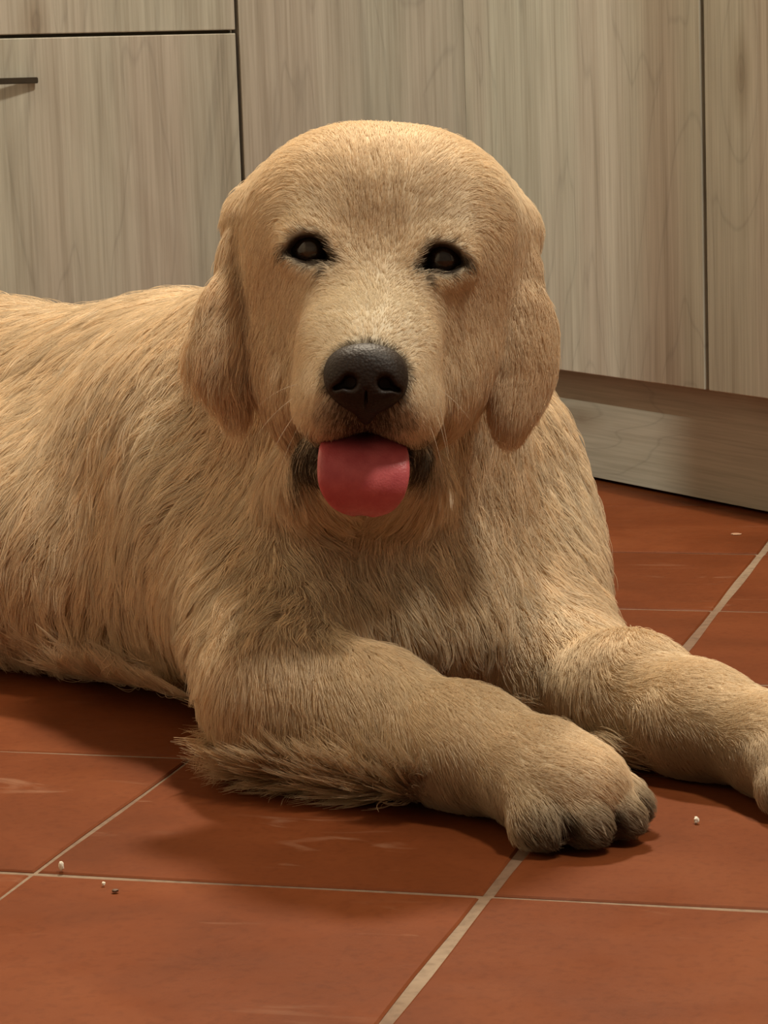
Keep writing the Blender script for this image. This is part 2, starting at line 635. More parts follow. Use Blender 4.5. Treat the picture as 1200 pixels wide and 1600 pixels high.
def E(u, v, Y, rx, ry, rz, k=0.02, rot=0.0, yaw=0.0, op='add', F=None):
    sc = Y / FPX
    (F or BODY).ell(at(u, v, Y), camM(rot, yaw), (rx * sc, ry * sc, rz), k, op)


def K(A, B, r1, r2, k=0.02, op='add'):
    BODY.cone(A, B, r1, r2, k, op)


# trunk
K((0.03, 2.22, .160), (-.17, 2.40, .160), .128, .140, .05)
K((-.17, 2.40, .160), (-.38, 2.585, .152), .140, .136, .05)
K((-.38, 2.585, .152), (-.52, 2.70, .142), .136, .125, .05)
K((-.12, 2.195, .106), (-.38, 2.405, .102), .108, .102, .06)
# haunches, hind feet and tail (out of the picture to the left)
BODY.ell((-.53, 2.52, .115), np.array([[.75, -.66, 0], [.66, .75, 0], [0, 0, 1]]), (.135, .075, .115), .05)
BODY.ell((-.40, 2.78, .105), np.array([[.75, -.66, 0], [.66, .75, 0], [0, 0, 1]]), (.12, .06, .10), .05)
K((-.56, 2.475, .04), (-.40, 2.385, .030), .042, .030, .03)
K((-.40, 2.80, .05), (-.29, 2.72, .032), .045, .030, .03)
K((-.60, 2.77, .12), (-.72, 2.80, .055), .045, .038, .04)
K((-.72, 2.80, .055), (-.86, 2.72, .034), .038, .022, .04)
# neck and withers
K(at(600, 470, 2.06), at(575, 830, 2.15), .095, .125, .05)
K(at(560, 560, 2.10), at(330, 690, 2.27), .095, .112, .05)
E(560, 770, 2.10, 205, 170, .085, .06)
# chest
E(630, 905, 2.12, 205, 175, .105, .06)
E(650, 965, 2.030, 130, 95, .060, .06)
E(500, 905, 2.055, 130, 110, .075, .06)
# far shoulder, upper arm
E(785, 830, 2.20, 98, 180, .075, .05, rot=-6)
K(at(800, 880, 2.18), at(880, 1045, 2.04), .056, .044, .06)
# near shoulder, upper arm
E(345, 800, 2.18, 130, 225, .10, .06, rot=-8)
K(at(405, 870, 2.12), az(440, 1078, .070), .072, .048, .06)
# near foreleg
n0, n1, n2, n3 = az(438, 1100, .054), az(575, 1122, .052), az(730, 1168, .043), az(830, 1202, .038)
K(n0, n1, .0455, .0430, .03)
K(n1, n2, .0430, .0355, .03)
K(n2, n3, .0355, .0340, .03)
# far foreleg
f0, f1, f2, f3 = at(882, 1060, 2.03), az(985, 1088, .044), az(1090, 1125, .040), az(1195, 1158, .036)
K(f0, f1, .044, .040, .03)
K(f1, f2, .040, .034, .03)
K(f2, f3, .034, .033, .03)


GROOVE = []


def paw(c, fwd, side, sc, spread):
    """knuckles and four toes, c = paw centre on the leg axis"""
    up = np.array([0, 0, 1.0])
    tips, segs = [], []
    BODY.ell(c + fwd * .008 * sc - up * .004, np.array([fwd, side, up]), (.050 * sc, .040 * sc, .033 * sc), .02)
    for s, l, hgt in ((-1.5, .026, .0), (-.5, .044, .004), (.5, .044, .004), (1.5, .028, .0)):
        d = fwd + side * s * spread
        d /= np.linalg.norm(d)
        a = c + side * s * .0185 * sc + fwd * .010 * sc + up * (.004 + hgt - c[2] + .030)
        b = c + side * s * .0205 * sc + d * l * sc + up * (.020 - c[2])
        BODY.cone(a, b, .0165 * sc, .0160 * sc, .0065)
        BODY.cone(b, b + d * .010 * sc - up * .002, .0160 * sc, .0125 * sc, .005)
        tips.append((b + d * .021 * sc, d))
        segs.append((a, b + d * .016 * sc))
    for (a0, b0), (a1, b1) in zip(segs, segs[1:]):
        GROOVE.append(((a0 + a1) / 2 * .45 + (b0 + b1) / 2 * .55, (b0 + b1) / 2))
    return tips


def unit(v):
    v = np.asarray(v, float)
    return v / np.linalg.norm(v)


nfw = unit((n3 - n2) * np.array([1, 1, 0]))
nfw = unit(nfw + np.array([.05, -.20, 0]))
nsd = np.cross(nfw, (0, 0, 1))
TIPS_N = paw(n3 + nfw * .020, nfw, nsd, 1.0, .16)
ffw = unit((f3 - f2) * np.array([1, 1, 0]))
fsd = np.cross(ffw, (0, 0, 1))
TIPS_F = paw(f3 + ffw * .026, ffw, fsd, 1.02, .16)

# head -------------------------------------------------------------
E(604, 376, 1.985, 190, 166, .090, .03)
E(592, 315, 1.940, 150, 92, .060, .04)
E(500, 320, 1.955, 105, 75, .055, .04, rot=-30)
E(705, 335, 1.955, 105, 75, .055, .04, rot=33)
E(494, 352, 1.912, 50, 34, .026, .03, rot=-12)
E(690, 366, 1.912, 48, 34, .026, .03, rot=16)
E(472, 480, 1.962, 90, 135, .062, .035, rot=4)
E(716, 490, 1.962, 86, 132, .062, .035, rot=-2)
E(480, 405, 1.925, 62, 60, .038, .03)
E(696, 418, 1.925, 60, 60, .038, .03)
K(at(590, 400, 1.924), at(577, 535, 1.858), .031, .033, .04)
E(530, 470, 1.908, 52, 62, .032, .035, rot=12)
E(646, 478, 1.908, 50, 62, .032, .035, rot=-12)
E(520, 545, 1.848, 46, 44, .028, .025, rot=-25)
E(630, 549, 1.848, 45, 44, .028, .025, rot=25)
E(577, 530, 1.850, 72, 52, .036, .03)
E(516, 622, 1.845, 58, 74, .046, .018, rot=6)
E(634, 627, 1.845, 57, 76, .046, .018, rot=-6)
E(572, 590, 1.822, 64, 64, .033, .02)
E(700, 625, 1.922, 28, 55, .030, .035, rot=12)
E(480, 560, 1.938, 44, 70, .040, .04)
E(690, 566, 1.938, 42, 70, .040, .04)
E(452, 620, 1.920, 28, 62, .030, .035, rot=-8)
# lower jaw
E(568, 712, 1.900, 98, 48, .055, .015)
E(566, 750, 1.872, 54, 30, .036, .015)
E(560, 750, 1.97, 130, 70, .06, .04)
# ears: flaps that hang free of the cheeks
K(at(480, 315, 2.00), at(405, 345, 1.985), .030, .022, .03)
K(at(725, 330, 2.00), at(792, 362, 1.985), .030, .020, .03)
i0 = np.floor((np.array([-.22, 1.84, .18]) - BODY.lo) / BODY.h).astype(int)
EARF = Field(BODY.lo + i0 * BODY.h, (.22, 2.10, .47), BODY.h)
for e in ((396, 352, 1.985, 30, 55, .020), (376, 425, 1.955, 34, 75, .013), (352, 510, 1.936, 44, 75, .011),
          (340, 560, 1.930, 48, 52, .010), (366, 612, 1.930, 32, 46, .009)):
    E(*e, k=.016, yaw=-14, F=EARF)
for e in ((795, 365, 1.985, 28, 55, .020), (815, 440, 1.955, 30, 72, .013), (828, 525, 1.936, 42, 70, .011),
          (816, 590, 1.930, 48, 62, .010), (797, 650, 1.928, 31, 46, .009)):
    E(*e, k=.016, yaw=14, F=EARF)
m_ = np.minimum(EARF.n, BODY.n - i0)
sl_ = tuple(slice(i0[k], i0[k] + m_[k]) for k in range(3))
BODY._join(sl_, EARF.D[:m_[0], :m_[1], :m_[2]], .004, 'add')


def surfY(u, v, F=None, lo=1.65, hi=2.7):
    ys = np.arange(lo, hi, .001)
    dr = CF + CR * (u - 600) / FPX - CU * (v - 800) / FPX
    P = CC + dr[None] * (ys / dr[1])[:, None]
    d = (F or BODY).sample(P)
    i = np.argmax(d < 0)
    return float(ys[i])


# mouth opening between flews and lower jaw
E(568, 700, 1.850, 74, 17, .050, .008, op='cut')
# eye openings
EYES = []
for (u, v, rt_) in ((483, 389, 6.0), (692, 404, 12.0)):
    Y = surfY(u, v)
    EYES.append((u, v, Y))
    print('eye', u, v, Y)
    E(u, v - 3, Y + .002, 46, 36, .010, .016, rot=rt_)
    s_ = (1, -1)[u > 600]
    E(u, v, Y - .008, 29, 22, .018, .004, rot=rt_, op='cut')
    E(u + s_ * 23, v + 10, Y - .008, 19, 9, .016, .004, rot=rt_ + 28 * s_, op='cut')
    E(u - s_ * 25, v + 2, Y - .008, 17, 9, .016, .004, rot=rt_ - 12 * s_, op='cut')
# cut flat where it lies on the floor
zz = (BODY.lo[2] + BODY.h * np.arange(BODY.n[2])).astype(np.float32)
BODY.D = np.maximum(BODY.D, (0.0025 - zz)[None, None, :])

body_me = BODY.mesh('body')
# ------------------------------------------------------------------ dog materials
def attr_col(nt, name='tint'):
    a = nt.nodes.new('ShaderNodeAttribute')
    a.attribute_name = name
    return a.outputs['Color']


def fur_mat():
    m = bpy.data.materials.new('fur')
    m.use_nodes = True
    nt = m.node_tree
    nt.nodes.clear()
    out = nt.nodes.new('ShaderNodeOutputMaterial')
    c = attr_col(nt)
    di = nt.nodes.new('ShaderNodeBsdfDiffuse')
    tr = nt.nodes.new('ShaderNodeBsdfTranslucent')
    gl = nt.nodes.new('ShaderNodeBsdfGlossy')
    gl.inputs['Roughness'].default_value = 0.45
    hs = nt.nodes.new('ShaderNodeHueSaturation')
    hs.inputs['Saturation'].default_value = 0.6
    nt.links.new(c, hs.inputs['Color'])
    nt.links.new(c, di.inputs['Color'])
    nt.links.new(c, tr.inputs['Color'])
    nt.links.new(hs.outputs[0], gl.inputs['Color'])
    m1 = nt.nodes.new('ShaderNodeMixShader')
    m1.inputs[0].default_value = 0.38
    nt.links.new(di.outputs[0], m1.inputs[1])
    nt.links.new(tr.outputs[0], m1.inputs[2])
    m2 = nt.nodes.new('ShaderNodeMixShader')
    m2.inputs[0].default_value = 0.10
    nt.links.new(m1.outputs[0], m2.inputs[1])
    nt.links.new(gl.outputs[0], m2.inputs[2])
    nt.links.new(m2.outputs[0], out.inputs['Surface'])
    return m


def skin_mat():
    m, nt, b = new_mat('skin')
    nt.links.new(attr_col(nt), b.inputs['Base Color'])
    b.inputs['Roughness'].default_value = 0.75
    b.inputs['Specular IOR Level'].default_value = 0.2
    return m


M_FUR, M_SKIN = fur_mat(), skin_mat()

# ------------------------------------------------------------------ colouring of coat and skin
GOLD = np.array([.77, .615, .425])
PALE = np.array([.87, .77, .60])
ORANGE = np.array([.72, .52, .32])
DARK = np.array([.030, .020, .014])
BROWN = np.array([.60, .445, .255])
DIRTY = np.array([.30, .21, .12])


def emask(P, u, v, Y, rx, ry, rz, rot=0.0, soft=0.35):
    sc = Y / FPX
    q = ((P - at(u, v, Y)) @ camM(rot).T) / np.array([rx * sc, ry * sc, rz])
    d = np.linalg.norm(q, axis=1)
    return np.clip((1 + soft - d) / (2 * soft), 0, 1)


NOSE_Y = 1.800
PAINT = [
    # pale areas
    (565, 500, 1.85, 110, 80, .08, PALE, .8), (516, 620, 1.84, 70, 80, .06, PALE, .7), (634, 620, 1.84, 70, 80, .06, PALE, .6),
    (490, 330, 1.91, 60, 30, .05, PALE, .5), (690, 345, 1.91, 60, 30, .05, PALE, .5),
    (275, 690, 2.10, 60, 110, .12, PALE, .9), (660, 940, 2.02, 120, 120, .12, PALE, .35),
    (470, 435, 1.89, 45, 20, .04, PALE, .5), (800, 300, 1.96, 60, 40, .06, PALE, .4), (880, 760, 2.15, 60, 80, .1, PALE, .5),
    # warmer ears and cheeks
    (340, 520, 1.95, 75, 170, .05, ORANGE, .45), (822, 520, 1.95, 60, 180, .05, ORANGE, .6),
    (430, 520, 1.93, 60, 90, .06, ORANGE, .35),
    # browner, dusty lower legs
    (600, 1140, 1.89, 270, 110, .13, BROWN, .75), (1050, 1110, 1.93, 190, 90, .14, BROWN, .6), (880, 1060, 2.0, 80, 70, .10, BROWN, .5),
    (430, 960, 2.02, 170, 90, .14, BROWN, .25),
    (770, 1250, 1.78, 130, 70, .12, DIRTY, .6), (1130, 1185, 1.88, 140, 75, .14, DIRTY, .85),
]


def coat(P):
    c = np.tile(GOLD, (len(P), 1))
    for (u, v, Y, rx, ry, rz, col, st) in PAINT:
        m = (emask(P, u, v, Y, rx, ry, rz, soft=.6) * st)[:, None]
        c = c * (1 - m) + col * m
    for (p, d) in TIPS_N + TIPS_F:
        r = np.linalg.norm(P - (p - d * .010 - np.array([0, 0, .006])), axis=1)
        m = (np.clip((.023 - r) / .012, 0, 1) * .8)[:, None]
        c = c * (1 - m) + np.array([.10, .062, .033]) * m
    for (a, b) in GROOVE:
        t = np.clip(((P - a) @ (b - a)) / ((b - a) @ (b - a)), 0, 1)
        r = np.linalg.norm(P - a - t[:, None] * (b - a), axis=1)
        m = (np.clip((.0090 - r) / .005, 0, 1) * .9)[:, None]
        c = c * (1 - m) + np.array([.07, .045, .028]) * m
    return c


def darkmask(P):
    m = np.zeros(len(P))
    for k, (u, v, Y) in enumerate(EYES):
        rt_ = (6, 12)[k]
        m = np.maximum(m, emask(P, u, v + 1, Y, 38, 28, .03, rot=rt_, soft=.16))
        s = (1, -1)[k]
        m = np.maximum(m, .9 * emask(P, u + s * 32, v + 14, Y, 18, 13, .03, rot=rt_ + 25 * s, soft=.4))
        m = np.maximum(m, .9 * emask(P, u - s * 34, v + 4, Y, 14, 9, .03, rot=rt_ - 12 * s, soft=.4))
        m = np.maximum(m, .8 * emask(P, u + s * 21, v + 31, Y, 6, 14, .03, soft=.4))
        m = np.maximum(m, .4 * emask(P, u + s * 6, v - 24, Y, 26, 5, .03, rot=rt_ + 8 * s, soft=.4))
    # lips and chin corners
    m = np.maximum(m, emask(P, 568, 704, 1.86, 92, 24, .07, soft=.2))
    m = np.maximum(m, .85 * emask(P, 476, 714, 1.87, 30, 42, .06, soft=.4))
    m = np.maximum(m, .85 * emask(P, 664, 720, 1.87, 32, 38, .06, soft=.4))
    # skin around the nose and below it
    m = np.maximum(m, emask(P, 572, 592, NOSE_Y, 66, 58, .035, soft=.12))
    m = np.maximum(m, .8 * emask(P, 572, 652, 1.80, 60, 40, .05, soft=.5))
    return m


def set_point_color(me, name, C, domain='POINT'):
    a = me.attributes.new(name, 'FLOAT_COLOR', domain)
    a.data.foreach_set('color', np.concatenate([C, np.ones((len(C), 1))], 1).astype(np.float32).ravel())


nv = len(body_me.vertices)
VP = np.zeros(nv * 3, np.float32)
body_me.vertices.foreach_get('co', VP)
VP = VP.reshape(-1, 3).astype(float)
dm = darkmask(VP)[:, None]
set_point_color(body_me, 'tint', coat(VP) * .85 * (1 - dm) + DARK * dm)

base = at(520, 1100, 2.1)
dog = empty('dog', (-0.12, 2.25, 0))
tag(dog, 'cream golden retriever lying on the tiles with tongue out and forelegs stretched ahead', 'dog')
PINV = Matrix.Translation((0.12, -2.25, 0))


def part(name, me, mat, parent=None, smooth=True):
    o = link(name, me, mat, parent or dog, smooth)
    if parent is None:
        o.matrix_parent_inverse = PINV
    return o


body = part('body', body_me, M_SKIN)

# ------------------------------------------------------------------ coat: combed hair curves
CTRL = [
    # face: u, v, du, dv, length mm, lift
    (577, 525, 0, -1, 4, .30), (540, 530, -.8, -.6, 5, .3), (615, 530, .8, -.6, 5, .3), (585, 460, 0, -1, 7, .35),
    (545, 470, -.6, -.7, 7, .3), (630, 475, .6, -.7, 7, .3), (588, 395, 0, -1, 7, .25), (590, 330, 0, -1, 9, .22),
    (595, 250, 0, -1, 10, .22), (500, 280, -.6, -.7, 10, .22), (690, 290, .6, -.7, 10, .22), (440, 300, -.9, .1, 12, .2),
    (760, 320, .9, .1, 12, .2), (480, 345, -.5, -.6, 7, .2), (700, 358, .5, -.6, 7, .2), (420, 390, -.6, .6, 10, .2),
    (755, 405, .6, .6, 10, .2), (483, 440, -.5, .7, 7, .2), (690, 455, .5, .7, 7, .2), (430, 500, -.4, .9, 12, .2),
    (745, 510, .4, .9, 12, .2), (440, 590, -.2, 1, 14, .25), (735, 600, .25, 1, 14, .25), (480, 600, -.5, .8, 6, .22),
    (670, 605, .5, .8, 6, .22), (515, 650, -.35, .9, 6, .25), (635, 655, .35, .9, 6, .25), (572, 662, 0, 1, 5, .4),
    (500, 680, -.2, 1, 7, .3), (645, 685, .2, 1, 7, .3), (568, 745, 0, 1, 10, .3), (480, 740, -.3, 1, 14, .35), (660, 740, .3, 1, 14, .35),
    (540, 420, -.5, -.3, 6, .2), (640, 425, .5, -.3, 6, .2),
    # ears
    (375, 340, -.4, .9, 14, .25), (355, 420, -.3, 1, 18, .22), (340, 500, -.35, 1, 24, .25), (320, 560, -.3, 1, 24, .3),
    (370, 600, .1, 1, 26, .25), (815, 350, .3, .9, 12, .22), (828, 430, .2, 1, 13, .2), (840, 520, .15, 1, 14, .2),
    (815, 600, -.15, 1, 12, .2), (797, 655, -.1, 1, 11, .2),
    # neck and chest
    (460, 720, -.4, 1, 36, .3), (690, 740, .2, 1, 36, .3), (580, 830, 0, 1, 38, .3), (400, 760, -.4, 1, 42, .3),
    (300, 680, -.9, .5, 38, .35), (280, 740, -.9, .4, 38, .35), (790, 760, .4, 1, 38, .3), (860, 780, .8, .7, 36, .35),
    (500, 880, .3, 1, 38, .28), (620, 920, .5, .9, 36, .22), (700, 990, .4, 1, 34, .22), (800, 920, .4, 1, 36, .28),
    (880, 900, .8, .7, 34, .35), (850, 980, .4, .9, 28, .25), (420, 940, -.1, 1, 38, .28), (340, 850, -.4, 1, 40, .28),
    # back and flank
    (50, 495, -1, .15, 38, .2), (150, 520, -1, .35, 42, .22), (250, 525, -.9, .45, 42, .25), (60, 600, -.85, .6, 48, .22),
    (180, 650, -.7, .8, 48, .22), (60, 750, -.7, .8, 48, .22), (200, 800, -.35, 1, 46, .22), (80, 900, -.4, 1, 46, .22),
    (60, 1000, -.3, 1, 42, .25), (200, 950, -.3, 1, 46, .22), (150, 1040, -.6, .8, 46, .25), (260, 1050, -.6, .8, 42, .25),
    (320, 950, -.2, 1, 40, .22),
    # near foreleg and paw
    (440, 1050, .1, 1, 18, .2), (400, 1120, -.1, 1, 20, .22), (370, 1130, -.3, 1, 22, .25), (560, 1080, .45, .8, 12, .15),
    (560, 1150, .1, 1, 15, .18), (450, 1185, -.4, .9, 24, .25), (600, 1205, -.1, .9, 18, .22), (680, 1130, .7, .6, 9, .15),
    (680, 1200, .4, .9, 11, .2), (790, 1180, .8, .5, 9, .18), (780, 1250, .4, .8, 12, .30), (870, 1200, .9, .4, 9, .22),
    (920, 1230, .8, .6, 10, .28), (850, 1270, .3, 1, 12, .32),
    # far foreleg and paw
    (920, 1010, .5, .8, 18, .2), (890, 1060, .4, .9, 20, .25), (1000, 1050, .9, .4, 11, .18), (1000, 1130, .5, .8, 16, .25),
    (1100, 1090, .95, .35, 8, .15), (1080, 1160, .6, .7, 10, .25), (1170, 1110, .95, .35, 8, .18), (1170, 1190, .7, .6, 9, .25),
    (850, 1080, .5, .8, 22, .22), (930, 1130, .7, .6, 18, .22),
]
cp, cd, cl, cf = [], [], [], []
for (u, v, du, dv, L, lf) in CTRL:
    Y = surfY(u, v)
    if Y < 1.66:
        print('control off the dog', u, v)
        continue
    p = at(u, v, Y)
    n = BODY.grad(p[None], .006)[0]
    d = CR * du - CU * dv
    d = d - n * (d @ n)
    cp.append(p)
    cd.append(d / np.linalg.norm(d))
    cl.append(L * .001)
    cf.append(lf)
# hind end: combed backwards along the trunk
for p, d, L in (((-.5, 2.55, .2), (-.7, .5, -.5), .045), ((-.55, 2.75, .26), (-.8, .6, -.1), .045), ((-.3, 2.62, .28), (-.75, .65, 0), .04),
                ((-.2, 2.55, .2), (-.6, .7, -.3), .045), ((.1, 2.35, .15), (-.2, .6, -.7), .04), ((-.75, 2.8, .07), (-.7, -.3, -.3), .07),
                ((-.48, 2.42, .04), (.3, -.3, -.6), .012), ((-.55, 2.45, .12), (-.3, -.2, -.9), .04), ((0, 2.1, .45), (0, .6, -.5), .02)):
    cp.append(np.array(p)); cd.append(unit(d)); cl.append(L); cf.append(.25)
cp, cd, cl, cf = np.array(cp), np.array(cd), np.array(cl), np.array(cf)


def field(P):
    out_d = np.zeros((len(P), 3))
    out_l = np.zeros(len(P))
    out_f = np.zeros(len(P))
    for a in range(0, len(P), 20000):
        q = P[a:a + 20000]
        d2 = ((q[:, None, :] - cp[None]) ** 2).sum(2)
        w = 1.0 / (d2 + .010 ** 2) ** 2
        w /= w.sum(1, keepdims=True)
        out_d[a:a + 20000] = w @ cd
        out_l[a:a + 20000] = w @ cl
        out_f[a:a + 20000] = w @ cf
    return out_d, out_l, out_f


def nrm(a):
    return a / (np.linalg.norm(a, axis=1, keepdims=True) + 1e-9)


HAIRS = 270000
SEG = 7
body_me.calc_loop_triangles()
nt_ = len(body_me.loop_triangles)
TI = np.zeros(nt_ * 3, np.int32)
body_me.loop_triangles.foreach_get('vertices', TI)
TI = TI.reshape(-1, 3)
A, B, C = VP[TI[:, 0]], VP[TI[:, 1]], VP[TI[:, 2]]
cr = np.cross(B - A, C - A)
area = np.linalg.norm(cr, axis=1) / 2
cen = (A + B + C) / 3
tn = nrm(cr)
_, tl, _ = field(cen)
dens = 10 + 46 * np.exp(-tl / .013)
face = (tn * nrm(CC - cen)).sum(1)
inframe = ((cen - CC) @ CR) / ((cen - CC) @ CF) * FPX
vis = np.clip((face + .45) / .4, .25, 1) * np.where(inframe < -680, .45, 1.0)
wgt = area * dens * vis
wgt[cen[:, 2] < .004] = 0
cum = np.cumsum(wgt)
pick = np.searchsorted(cum, RNG.random(HAIRS) * cum[-1])
r1, r2 = np.sqrt(RNG.random(HAIRS)), RNG.random(HAIRS)
P0 = A[pick] * (1 - r1)[:, None] + B[pick] * (r1 * (1 - r2))[:, None] + C[pick] * (r1 * r2)[:, None]
# no hair on eyeballs, lips and nose
bad = np.zeros(HAIRS, bool)
for k, (u, v, Y) in enumerate(EYES):
    bad |= emask(P0, u, v, Y, 34, 24, .03, rot=(6, 12)[k], soft=.02) > .5
bad |= emask(P0, 568, 700, 1.85, 78, 18, .06, soft=.02) > .5
bad |= emask(P0, 572, 590, NOSE_Y, 60, 52, .03, soft=.02) > .5
P0 = P0[~bad]
Fd, Fl, Ff = field(P0)


# feathering that spills onto the floor: behind the forelegs and along the belly
def feather(line, n, du, dv, L0, L1, z0, z1, settle=True):
    line = np.array(line, float)
    t = RNG.random(n) * (len(line) - 1)
    i = np.minimum(t.astype(int), len(line) - 2)
    f = (t - i)[:, None]
    uv = line[i] * (1 - f) + line[i + 1] * f
    z = z0 + (z1 - z0) * RNG.random(n)
    P, D = [], []
    for (u, v), zz_ in zip(uv, z):
        p = az(u, v, zz_)
        q = az(u + 30 * du, v + 30 * dv, 0) - az(u, v, 0)
        P.append(p)
        D.append(unit(q + np.array([0, 0, -.10 * np.linalg.norm(q)])))
    P = np.array(P)
    if not settle:
        P[:, 1] += .012
    for _ in range(4 if settle else 0):                  # settle on the skin
        P = P - BODY.grad(P, .005) * np.clip(BODY.sample(P), -.02, .02)[:, None]
    P[:, 2] = np.maximum(P[:, 2], .003)
    return P, np.array(D), L0 + (L1 - L0) * RNG.random(n), np.full(n, .22)


FE = [feather([(335, 1160), (420, 1195), (540, 1215), (660, 1245)], 5200, -.95, .30, .030, .062, .004, .022),
      feather([(765, 1085), (850, 1110), (960, 1150)], 5000, .9, .36, .040, .075, .004, .03),
      feather([(700, 1060), (765, 1085), (820, 1095)], 1800, .8, .5, .035, .060, .006, .03)]


def fringe(line, n, du, dv, L0, L1, up):
    line = np.array(line, float)
    t = RNG.random(n) * (len(line) - 1)
    i = np.minimum(t.astype(int), len(line) - 2)
    f = (t - i)[:, None]
    uv = line[i] * (1 - f) + line[i + 1] * f
    uv[:, 1] -= up * RNG.random(n)
    P = [at(u, v, surfY(u, v)) for u, v in uv]
    keep = np.array([p[1] > 1.66 for p in P])
    P = np.array(P)[keep]
    n = len(P)
    D = np.tile(unit(CR * du - CU * dv - CF * .45), (n, 1))
    return P, D, L0 + (L1 - L0) * RNG.random(n), np.full(n, .28)


FE.append(fringe([(5, 1040), (90, 1056), (190, 1072), (290, 1085)], 1500, -.80, .60, .035, .065, 40))
FE.append(feather([(110, 1056), (200, 1072), (320, 1100)], 900, -.9, .30, .040, .085, .006, .024, False))
P0 = np.concatenate([P0] + [f[0] for f in FE])
Fd = np.concatenate([Fd] + [f[1] for f in FE])
Fl = np.concatenate([Fl] + [f[2] for f in FE])
Ff = np.concatenate([Ff] + [f[3] for f in FE])
NH = len(P0)
Nn = BODY.grad(P0, .005)
Fl = Fl * (.70 + .5 * RNG.random(NH))

# locks: each hair leans towards the lock it belongs to
ncl = NH // 13
cidx = RNG.choice(NH, ncl, replace=False)
kd = KDTree(ncl)
for i, ix in enumerate(cidx):
    kd.insert(P0[ix], i)
kd.balance()
own = np.fromiter((kd.find(p)[1] for p in P0.tolist()), np.int64, NH)


def grow(P, Nv, D, L, lift, jit, phase, amp):
    n = len(P)
    T = nrm(D - Nv * (D * Nv).sum(1, keepdims=True))
    S = np.cross(Nv, T)
    T = nrm(T + S * (jit * RNG.normal(size=n))[:, None])
    S = np.cross(Nv, T)
    pts = np.zeros((n, SEG, 3))
    p = P - Nv * .0008
    pts[:, 0] = p
    for i in range(1, SEG):
        t = i / (SEG - 1)
        wave = amp * np.cos(phase + 5.5 * t)
        d = nrm(T + Nv * (lift * (1.5 - 1.9 * t))[:, None] + S * wave[:, None] + np.array([0, 0, -.10 * t]) * np.clip(L / .04, 0, 1)[:, None])
        p = p + d * (L / (SEG - 1))[:, None]
        dd = BODY.sample(p)
        g = BODY.grad(p, .004)
        need = .0010 + .25 * L * lift * math.sin(math.pi * min(1, t * 1.1)) * .5
        push = np.clip(need - dd, 0, .01)
        p = p + g * push[:, None]
        p[:, 2] = np.maximum(p[:, 2], .0012 + .002 * RNG.random(n))
        pts[:, i] = p
    return pts


lk = Fl[cidx]
ph_c = RNG.random(ncl) * 6.28
amp_c = np.clip(lk / .045, 0, 1) * .34
Gc = grow(P0[cidx], Nn[cidx], Fd[cidx], lk * 1.05, Ff[cidx] * (.8 + .5 * RNG.random(ncl)), .16 + .10 * np.clip(lk / .04, 0, 1), ph_c, amp_c)
H = grow(P0, Nn, Fd, Fl, Ff * (.8 + .4 * RNG.random(NH)) * np.where(RNG.random(NH) < .05, 2.3, 1), .10 + .06 * RNG.random(NH), ph_c[own], amp_c[own] * .9)
tt = np.linspace(0, 1, SEG)
cw = np.clip(Fl / .035, .15, 1) * (.45 + .35 * RNG.random(NH))
off = (P0 - P0[cidx][own])[:, None, :]
wv = cw[:, None] * (tt ** 1.3)[None]
H = H * (1 - wv[:, :, None]) + (Gc[own] + off * (1 - .75 * tt)[None, :, None]) * wv[:, :, None]
H[:, :, 2] = np.maximum(H[:, :, 2], .0012)

HC = coat(P0)
var = np.clip(Fl / .03, .35, 1)
lockv = 1 + var * (.30 * RNG.random(ncl) - .16)[own]
HC = HC * (lockv * (1 + var * (.26 * RNG.random(NH) - .13)))[:, None]
hd = darkmask(P0)
hd = (.45 * hd + .55 * (RNG.random(NH) < hd))[:, None]
HC = HC * (1 - hd) + DARK * 1.6 * hd
rad0 = .00011 + .00011 * np.clip(Fl / .03, 0, 1)
prof = np.array([1, 1, .98, .92, .80, .60, .22])
cu = bpy.data.hair_curves.new('fur')
cu.add_curves([SEG] * NH)
cu.attributes['position'].data.foreach_set('vector', H.astype(np.float32).ravel())
ra = cu.attributes.get('radius') or cu.attributes.new('radius', 'FLOAT', 'POINT')
ra.data.foreach_set('value', (rad0[:, None] * prof[None]).astype(np.float32).ravel())
set_point_color(cu, 'tint', HC, 'CURVE')
cu.materials.append(M_FUR)
fur = bpy.data.objects.new('fur', cu)
COL.objects.link(fur)
fur.parent = dog
fur.matrix_parent_inverse = PINV
tag(fur, 'soft cream and golden coat', kind='stuff')

# ------------------------------------------------------------------ nose
def nose_mat():
    m, nt, b = new_mat('nose_leather')
    tc = N(nt, 'ShaderNodeTexCoord')
    vo = N(nt, 'ShaderNodeTexVoronoi', i_Scale=520.0)
    nt.links.new(tc.outputs['Object'], vo.inputs['Vector'])
    cc_ = ramp(nt, vo.outputs['Distance'], [(0.0, (.022, .012, .008)), (1.0, (.011, .006, .004))])
    nt.links.new(cc_.outputs[0], b.inputs['Base Color'])
    b.inputs['Roughness'].default_value = 0.55
    b.inputs['Specular IOR Level'].default_value = 0.24
    bp = N(nt, 'ShaderNodeBump', i_Strength=0.5, i_Distance=0.0006)
    bp.invert = True
    nt.links.new(vo.outputs['Distance'], bp.inputs['Height'])
    nt.links.new(bp.outputs['Normal'], b.inputs['Normal'])
    return m


